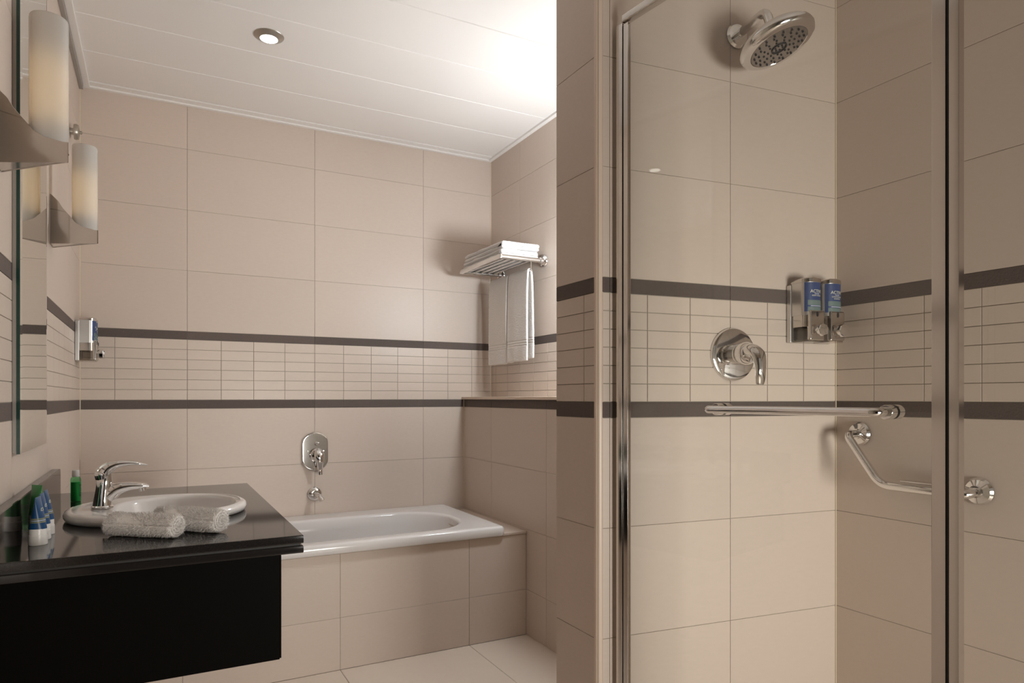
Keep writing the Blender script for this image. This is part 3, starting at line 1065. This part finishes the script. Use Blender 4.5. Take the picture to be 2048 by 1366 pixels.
def hanging_towel(label, y0, y1, x_off, bottom_f, bottom_b, seed):
    t = thing('hanging_towel', label, 'towel', (X_R - 0.082, 0, RZ - 0.058), 0, 'hand towels on the rack bar')
    th = 0.010
    xf, xb = -0.0155, 0.0165
    r_ = 0.0105
    pts = [(xf - 0.004, bottom_f), (xf - 0.003, bottom_f * 0.6), (xf, -0.10), (xf + 0.003, -0.03), (-r_, -0.006), (-r_ * 0.6, r_ * 0.75), (0, r_ + 0.001), (r_ * 0.6, r_ * 0.75), (r_, -0.006),
           (xb - 0.003, -0.03), (xb, -0.10), (xb + 0.002, bottom_b * 0.6), (xb + 0.003, bottom_b)]
    c = resample([(*p, 0) for p in smooth_path(pts, 14)], 0.0024)
    c = [(p.x, p.y) for p in c]
    ths = []
    for u, v in c:       # woven border bands near the hems
        b_ = bottom_f if u < 0 else bottom_b
        h_ = v - b_
        k = 1.0
        for q in (0.080, 0.093, 0.106):
            k -= 0.5 * math.exp(-((h_ - q) / 0.0026) ** 2)
        ths.append(th * k)
    def wob(u, v, w_):
        f_ = max(0.0, -v) / 0.45
        return 0.006 * f_ * pnoise(Vector((w_ * 11, v * 2.0, seed))), 0.004 * f_ * pnoise(Vector((w_ * 8, seed, 3))), 0.004 * f_ * pnoise(Vector((v * 6, seed, u * 20)))
    o = cloth_extrude(c, ths, y0, y1, 0.0042, lambda u, v, w_: (u + x_off, w_, v), 0.0010, True, wob).build('cloth', TERRY, t, 180)
    return t


hanging_towel('white hand towel hanging at the near end of the rack bar', 3.070, 3.292, 0, -0.470, -0.455, 2.0)
hanging_towel('white hand towel hanging at the far end of the rack bar', 3.300, 3.530, 0, -0.478, -0.470, 9.0)

# ------------------------------------------------------------------ shower fittings
rzw = math.atan2(hd.y, hd.x)      # local x along the head wall, -y out of it


def wall_pt(s):
    p = HW0 + hd * s
    return p.x, p.y


# mixer valve
x, y = wall_pt(0.449)
vm = thing('shower_mixer', 'round chrome shower mixer with a curved lever on the shower wall', 'shower mixer', (x, y, 1.317), rzw)
MB().lathe([(0.079, 0.0), (0.079, 0.004), (0.076, 0.009), (0.066, 0.012), (0.0, 0.0135)], 56, R('X', 90), cap=False).build('plate', CHROME, vm)
MB().lathe([(0.031, 0.010), (0.031, 0.034), (0.029, 0.037), (0.029, 0.040), (0.033, 0.043), (0.033, 0.066), (0.026, 0.076), (0.0, 0.079)], 36, R('X', 90), cap=False).build('cartridge_housing', CHROME, vm)
lv = smooth_path([(0, -0.052, 0.004), (0.002, -0.080, 0.006), (0.004, -0.103, -0.006), (0.005, -0.112, -0.035), (0.006, -0.112, -0.065), (0.006, -0.109, -0.090)], 6)
rr = smooth_path([(0.026, 0.021), (0.026, 0.021), (0.024, 0.017), (0.020, 0.0125), (0.018, 0.0105), (0.012, 0.007)], 6)
MB().sweep(lv, rr, 20, (0, -0.2, 1)).build('lever', CHROME, vm, 50)

# shower head
x, y = wall_pt(0.463)
sh = thing('overhead_shower', 'round chrome shower head on a bent arm high on the shower wall', 'shower head', (x, y, 2.262), rzw)
MB().lathe([(0.036, 0.0), (0.036, 0.004), (0.031, 0.011), (0.016, 0.015)], 36, R('X', 90)).build('flange', CHROME, sh)
hc = Vector((0.008, -0.160, -0.100))          # centre of the head's face, local
nl = Vector((0.214, -0.2625, -0.941)).normalized()  # the face looks down and out
arm = arc_fillet([(0, -0.010, 0), (-0.008, -0.135, 0.004), tuple(hc - nl * 0.050)], 0.045, 10)
MB().sweep(arm, 0.0125, 18).build('arm', CHROME, sh)
zax = nl
xax = zax.cross(Vector((0, 0, 1))).normalized()
yax = zax.cross(xax)
HM = Matrix.Translation(hc) @ Matrix((xax, yax, zax)).transposed().to_4x4()
RH = 0.102
MB().lathe([(0.016, -0.060), (0.018, -0.045), (0.030, -0.036), (0.070, -0.030), (RH - 0.010, -0.024), (RH - 0.002, -0.015), (RH, -0.006), (RH - 0.003, 0.003), (RH - 0.012, 0.009),
            (RH - 0.024, 0.010), (RH - 0.026, 0.007)], 64, HM).build('head_shell', CHROME, sh, 50)
fcp = MB().lathe([(RH - 0.0255, 0.005), (RH - 0.027, 0.0095), (0.05, 0.0115), (0.0, 0.012)], 56, HM, cap=False).build('spray_face', FACE, sh, 40)
MB().lathe([(0.0215, 0.010), (0.0215, 0.0145), (0.0180, 0.0145), (0.0180, 0.010)], 40, HM, cap=False).build('centre_ring', BLACKR, fcp)
noz = MB().lathe([(0.0030, 0.0), (0.0026, 0.0032), (0.0014, 0.0036)], 10).mesh('nozzle', BLACKR, 40)
ring_nozzles = [(0.030, 9, 0.1), (0.042, 12, 0.0), (0.055, 15, 0.2), (0.067, 18, 0.05), (0.010, 6, 0)]
for r_, n_, ph in ring_nozzles:
    for k in range(n_):
        a = 2 * PI * (k + ph) / n_
        o = link('nozzle', noz, fcp)
        o.matrix_local = HM @ T(r_ * math.cos(a), r_ * math.sin(a), 0.0105)

# grab bar on the shower's right wall
gb = thing('grab_bar', 'angled chrome grab bar with a small soap rest on the shower wall', 'grab bar', (X_S, 0, 0))
PO = 0.066
for y_, z_ in ((1.312, 1.079), (0.974, 0.944)):
    MB().lathe([(0.036, 0.0), (0.036, 0.006), (0.031, 0.013), (0.016, 0.017), (0.0155, 0.026)], 32, T(0, y_, z_) @ R('Y', -90)).build('wall_flange', CHROME, gb)
path = arc_fillet([(-0.012, 1.312, 1.079), (-PO, 1.312, 1.079), (-PO, 1.205, 0.938), (-PO, 0.974, 0.938), (-0.012, 0.974, 0.944)], 0.032, 10)
MB().sweep(path, 0.0120, 18, (0, 0, 1)).build('bar', CHROME, gb, 60)
MB().box(-PO + 0.012, -0.012, 1.03, 1.155, 0.950, 0.956, 0.0025).build('soap_rest', CHROME, gb)

# ------------------------------------------------------------------ shower enclosure
GA, GB_ = Vector((1.1175, 1.478)), Vector((1.2215, 0.67))     # door line in plan: wall end, post end
gd = (GB_ - GA).normalized()
gn = Vector((gd.y, -gd.x))                                    # faces the room (towards -x)
if gn.x > 0:
    gn = -gn
rzd = math.atan2(gd.y, gd.x)
GL = (GB_ - GA).length
RT = 2.20


def in_line(mb_, s0, s1, n0, n1, z0, z1, bev=0.001):
    """box along the door line; n measured towards the room"""
    return mb_.box(s0, s1, -n1, -n0, z0, z1, bev)


en = thing('shower_enclosure', 'polished metal frame and fixed glass pane of the shower corner', 'shower enclosure', (GA.x, GA.y, 0), rzd)
sgn = 1 if (Matrix.Rotation(rzd, 2) @ Vector((0, -1))).dot(gn) > 0 else -1
in_line(MB(), 0.0, 0.022, -0.010, 0.009, 0.05, RT, 0.0004).build('wall_channel', CHROME_S, en)
in_line(MB(), 0.020, GL + 0.03, -0.012, 0.012, RT - 0.0005, RT + 0.022, 0.005).build('top_rail', CHROME_S, en)
in_line(MB(), 0.020, GL + 0.03, -0.014, 0.014, 0.03, 0.058, 0.002).build('bottom_rail', CHROME_S, en)
in_line(MB(), GL + 0.0015, GL + 0.017, -0.011, 0.011, 0.058, RT, 0.0008).build('corner_post', CHROME_S, en)
in_line(MB(), GL - 0.0035, GL + 0.0015, -0.006, 0.008, 0.058, RT, 0.0).build('seal', BLACKR, en, None)
# fixed front pane from the post to the shower's right wall (room coordinates, as a child of the enclosure)
post = GA + gd * (GL + 0.010)
inv = (Matrix.Translation((GA.x, GA.y, 0)) @ Matrix.Rotation(rzd, 4, 'Z')).inverted()
MB().box(post.x + 0.012, X_S - 0.002, post.y - 0.004, post.y + 0.004, 0.06, RT, mat=inv).build('fixed_pane', GLASS, en, None)
MB().box(post.x + 0.0095, post.x + 0.0125, post.y - 0.0045, post.y + 0.0045, 0.06, RT, mat=inv).build('pane_edge', GREENEDGE, en, None)
MB().box(post.x + 0.01, X_S - 0.002, post.y - 0.012, post.y + 0.012, RT, RT + 0.022, 0.004, mat=inv).build('front_rail', CHROME_S, en)
dr = thing('shower_door', 'clear glass shower door with a chrome towel-bar handle', 'shower door', (GA.x, GA.y, 0), rzd)
in_line(MB(), 0.024, 0.040, -0.006, 0.006, 0.07, RT - 0.004, 0.0006).build('wall_stile', CHROME_S, dr)
in_line(MB(), 0.040, GL - 0.026, -0.003, 0.003, 0.07, RT - 0.004, 0).build('glass_pane', GLASS, dr, None)
in_line(MB(), GL - 0.026, GL - 0.0035, -0.011, 0.011, 0.07, RT - 0.004, 0.0008).build('post_stile', CHROME_S, dr)
hz = 1.163
h0, h1 = 0.338, 0.716
hb = MB().sweep(arc_fillet([(h0, -0.010 * sgn, hz), (h0, -0.056 * sgn, hz), (h1, -0.056 * sgn, hz), (h1, -0.012 * sgn, hz)], 0.014, 8), 0.0085, 18).build('handle_bar', CHROME, dr, 60)
for s_ in (h0, h1):
    a = R('X', 90 * sgn) 
    MB().lathe([(0.0135, 0.0045), (0.0135, 0.022), (0.0125, 0.0235)], 24, T(s_, 0, hz) @ a).build('collar', CHROME, hb)
    MB().lathe([(0.0128, -0.0045), (0.0128, 0.0045)], 24, T(s_, 0, hz) @ a).build('gasket', BLACKR, hb)
    MB().lathe([(0.0125, -0.0255), (0.0135, -0.024), (0.0135, -0.0045)], 24, T(s_, 0, hz) @ a).build('inner_cap', CHROME, hb)

# ------------------------------------------------------------------ lamps in the ceiling
def make_downlight(label, x, y):
    d = thing('downlight', label, 'ceiling light', (x, y, CEIL), 0, 'round downlights in the ceiling')
    MB().lathe([(0.034, -0.0135), (0.036, -0.014), (0.056, -0.004), (0.0585, -0.0005), (0.058, -0.0003), (0.034, -0.0003)], 48, cap=False).build('ring', NICKEL, d, 30)
    MB().lathe([(0.0345, -0.004), (0.0345, -0.0128), (0.030, -0.0145), (0.0, -0.0155)], 40, cap=False).build('lens', LENS, d)
    return d


make_downlight('lit round downlight with a nickel ring in the white ceiling over the bath', 0.406, 2.849)

# globe light added out of view behind the partition to brighten bath and ceiling
gl = thing('added_globe_light', 'cool white globe light added out of view behind the tiled partition', 'wall lamp', (X_R, 2.42, 1.80))
MB().lathe([(0.05, 0.0), (0.05, 0.012), (0.02, 0.02), (0.016, 0.07)], 28, R('Y', -90)).build('bracket', CHROME, gl)
prof = [(0.075 * math.sin(PI * (k + 0.05) / 16.1), -0.075 * math.cos(PI * (k + 0.05) / 16.1)) for k in range(17)]
MB().lathe(prof, 32, T(-0.138, 0, 0.0)).build('globe', GLOBE_ADD, gl)
# ------------------------------------------------------------------ toiletries on the counter
def make_tube(label, x, y, rz, body, stripe, name='toiletry_tube', h=0.107, print_=True):
    t = thing(name, label, 'toiletry tube', (x, y, CT), rz, 'toiletry tubes beside the upstand')
    MB().lathe([(0.0180, 0.0003), (0.0185, 0.002), (0.0180, 0.022), (0.0172, 0.0225), (0.0172, 0.0345), (0.0165, 0.0365)], 28).build('cap', CAPW, t)
    n = 36
    def sect(u):      # u 0..1 from cap to crimp: circle flattening to a line
        a = 0.0172 + 0.003 * u
        b = 0.0168 * (1 - u) ** 0.75 + 0.0007
        return a, b
    def ring(u, grow=0.0):
        a, b = sect(u)
        z = 0.036 + (h - 0.036) * u
        return [((b + grow) * math.cos(2 * PI * k / n), (a * 0.93 + grow) * math.sin(2 * PI * k / n), z) for k in range(n)]
    bd = MB().loft([ring(u) for u in (0, .1, .2, .3, .4, .5, .6, .7, .8, .88, .94, 1.0)]).build('body', body, t, 60)
    if stripe:
        for ua, ub, m_ in ((0.20, 0.245, stripe), (0.265, 0.28, PRINTW), (0.30, 0.345, stripe)):
            MB().loft([ring(ua, 0.0003), ring(ub, 0.0003)], False, False).build('stripe', m_, bd, 60)
        if print_:
            me = text_mesh('ACTIVE', 0.0095, PRINT)
            for v in me.vertices:       # runs up the side that looks along +x
                u_, w_, e = v.co
                z_ = 0.076 + w_
                uu = (z_ - 0.036) / (h - 0.036)
                a_, b_ = sect(uu)
                v.co = (b_ * math.sqrt(max(0, 1 - min(0.95, abs(u_) / 0.018) ** 2)) + 0.0005 + e, u_ * 0.8, z_)
            link('lettering', me, bd)
    return t


make_tube('blue tube on a white cap, nearest of the three blue tubes', -0.232, 1.828, -0.15, TUBEBLUE, OLIVEG)
make_tube('blue tube on a white cap, middle of the three blue tubes', -0.233, 1.893, -0.1, TUBEBLUE, OLIVEG)
make_tube('blue tube on a white cap, farthest of the three blue tubes', -0.233, 1.958, -0.05, TUBEBLUE, OLIVEG)
make_tube('green tube standing behind the blue tubes by the black upstand', -0.262, 2.050, 0.75, GREENL, None, h=0.110)
gbot = thing('green_bottle', 'small green bottle with a clear cap behind the basin', 'bottle', (-0.222, 2.530, CT))
MB().lathe([(0.0135, 0.0003), (0.0145, 0.002), (0.0145, 0.070), (0.0125, 0.0765), (0.009, 0.079)], 32).build('body', GREENLIQ, gbot)
MB().lathe([(0.0130, 0.0015), (0.0133, 0.003), (0.0133, 0.062)], 28).build('liquid', GREENB, gbot)
MB().lathe([(0.0100, 0.0785), (0.0105, 0.080), (0.0102, 0.098), (0.0092, 0.0995)], 28).build('cap', CAPW, gbot)
me = text_mesh('BATHE', 0.0130, DARKPRINT)
for v in me.vertices:      # lettering runs up the bottle
    u_, w_, e = v.co
    ang = -0.55 + (w_ - 0.004) / 0.0150
    r_ = 0.0149 + e
    v.co = (r_ * math.cos(ang), r_ * math.sin(ang), 0.036 + u_)
link('lettering', me, gbot)
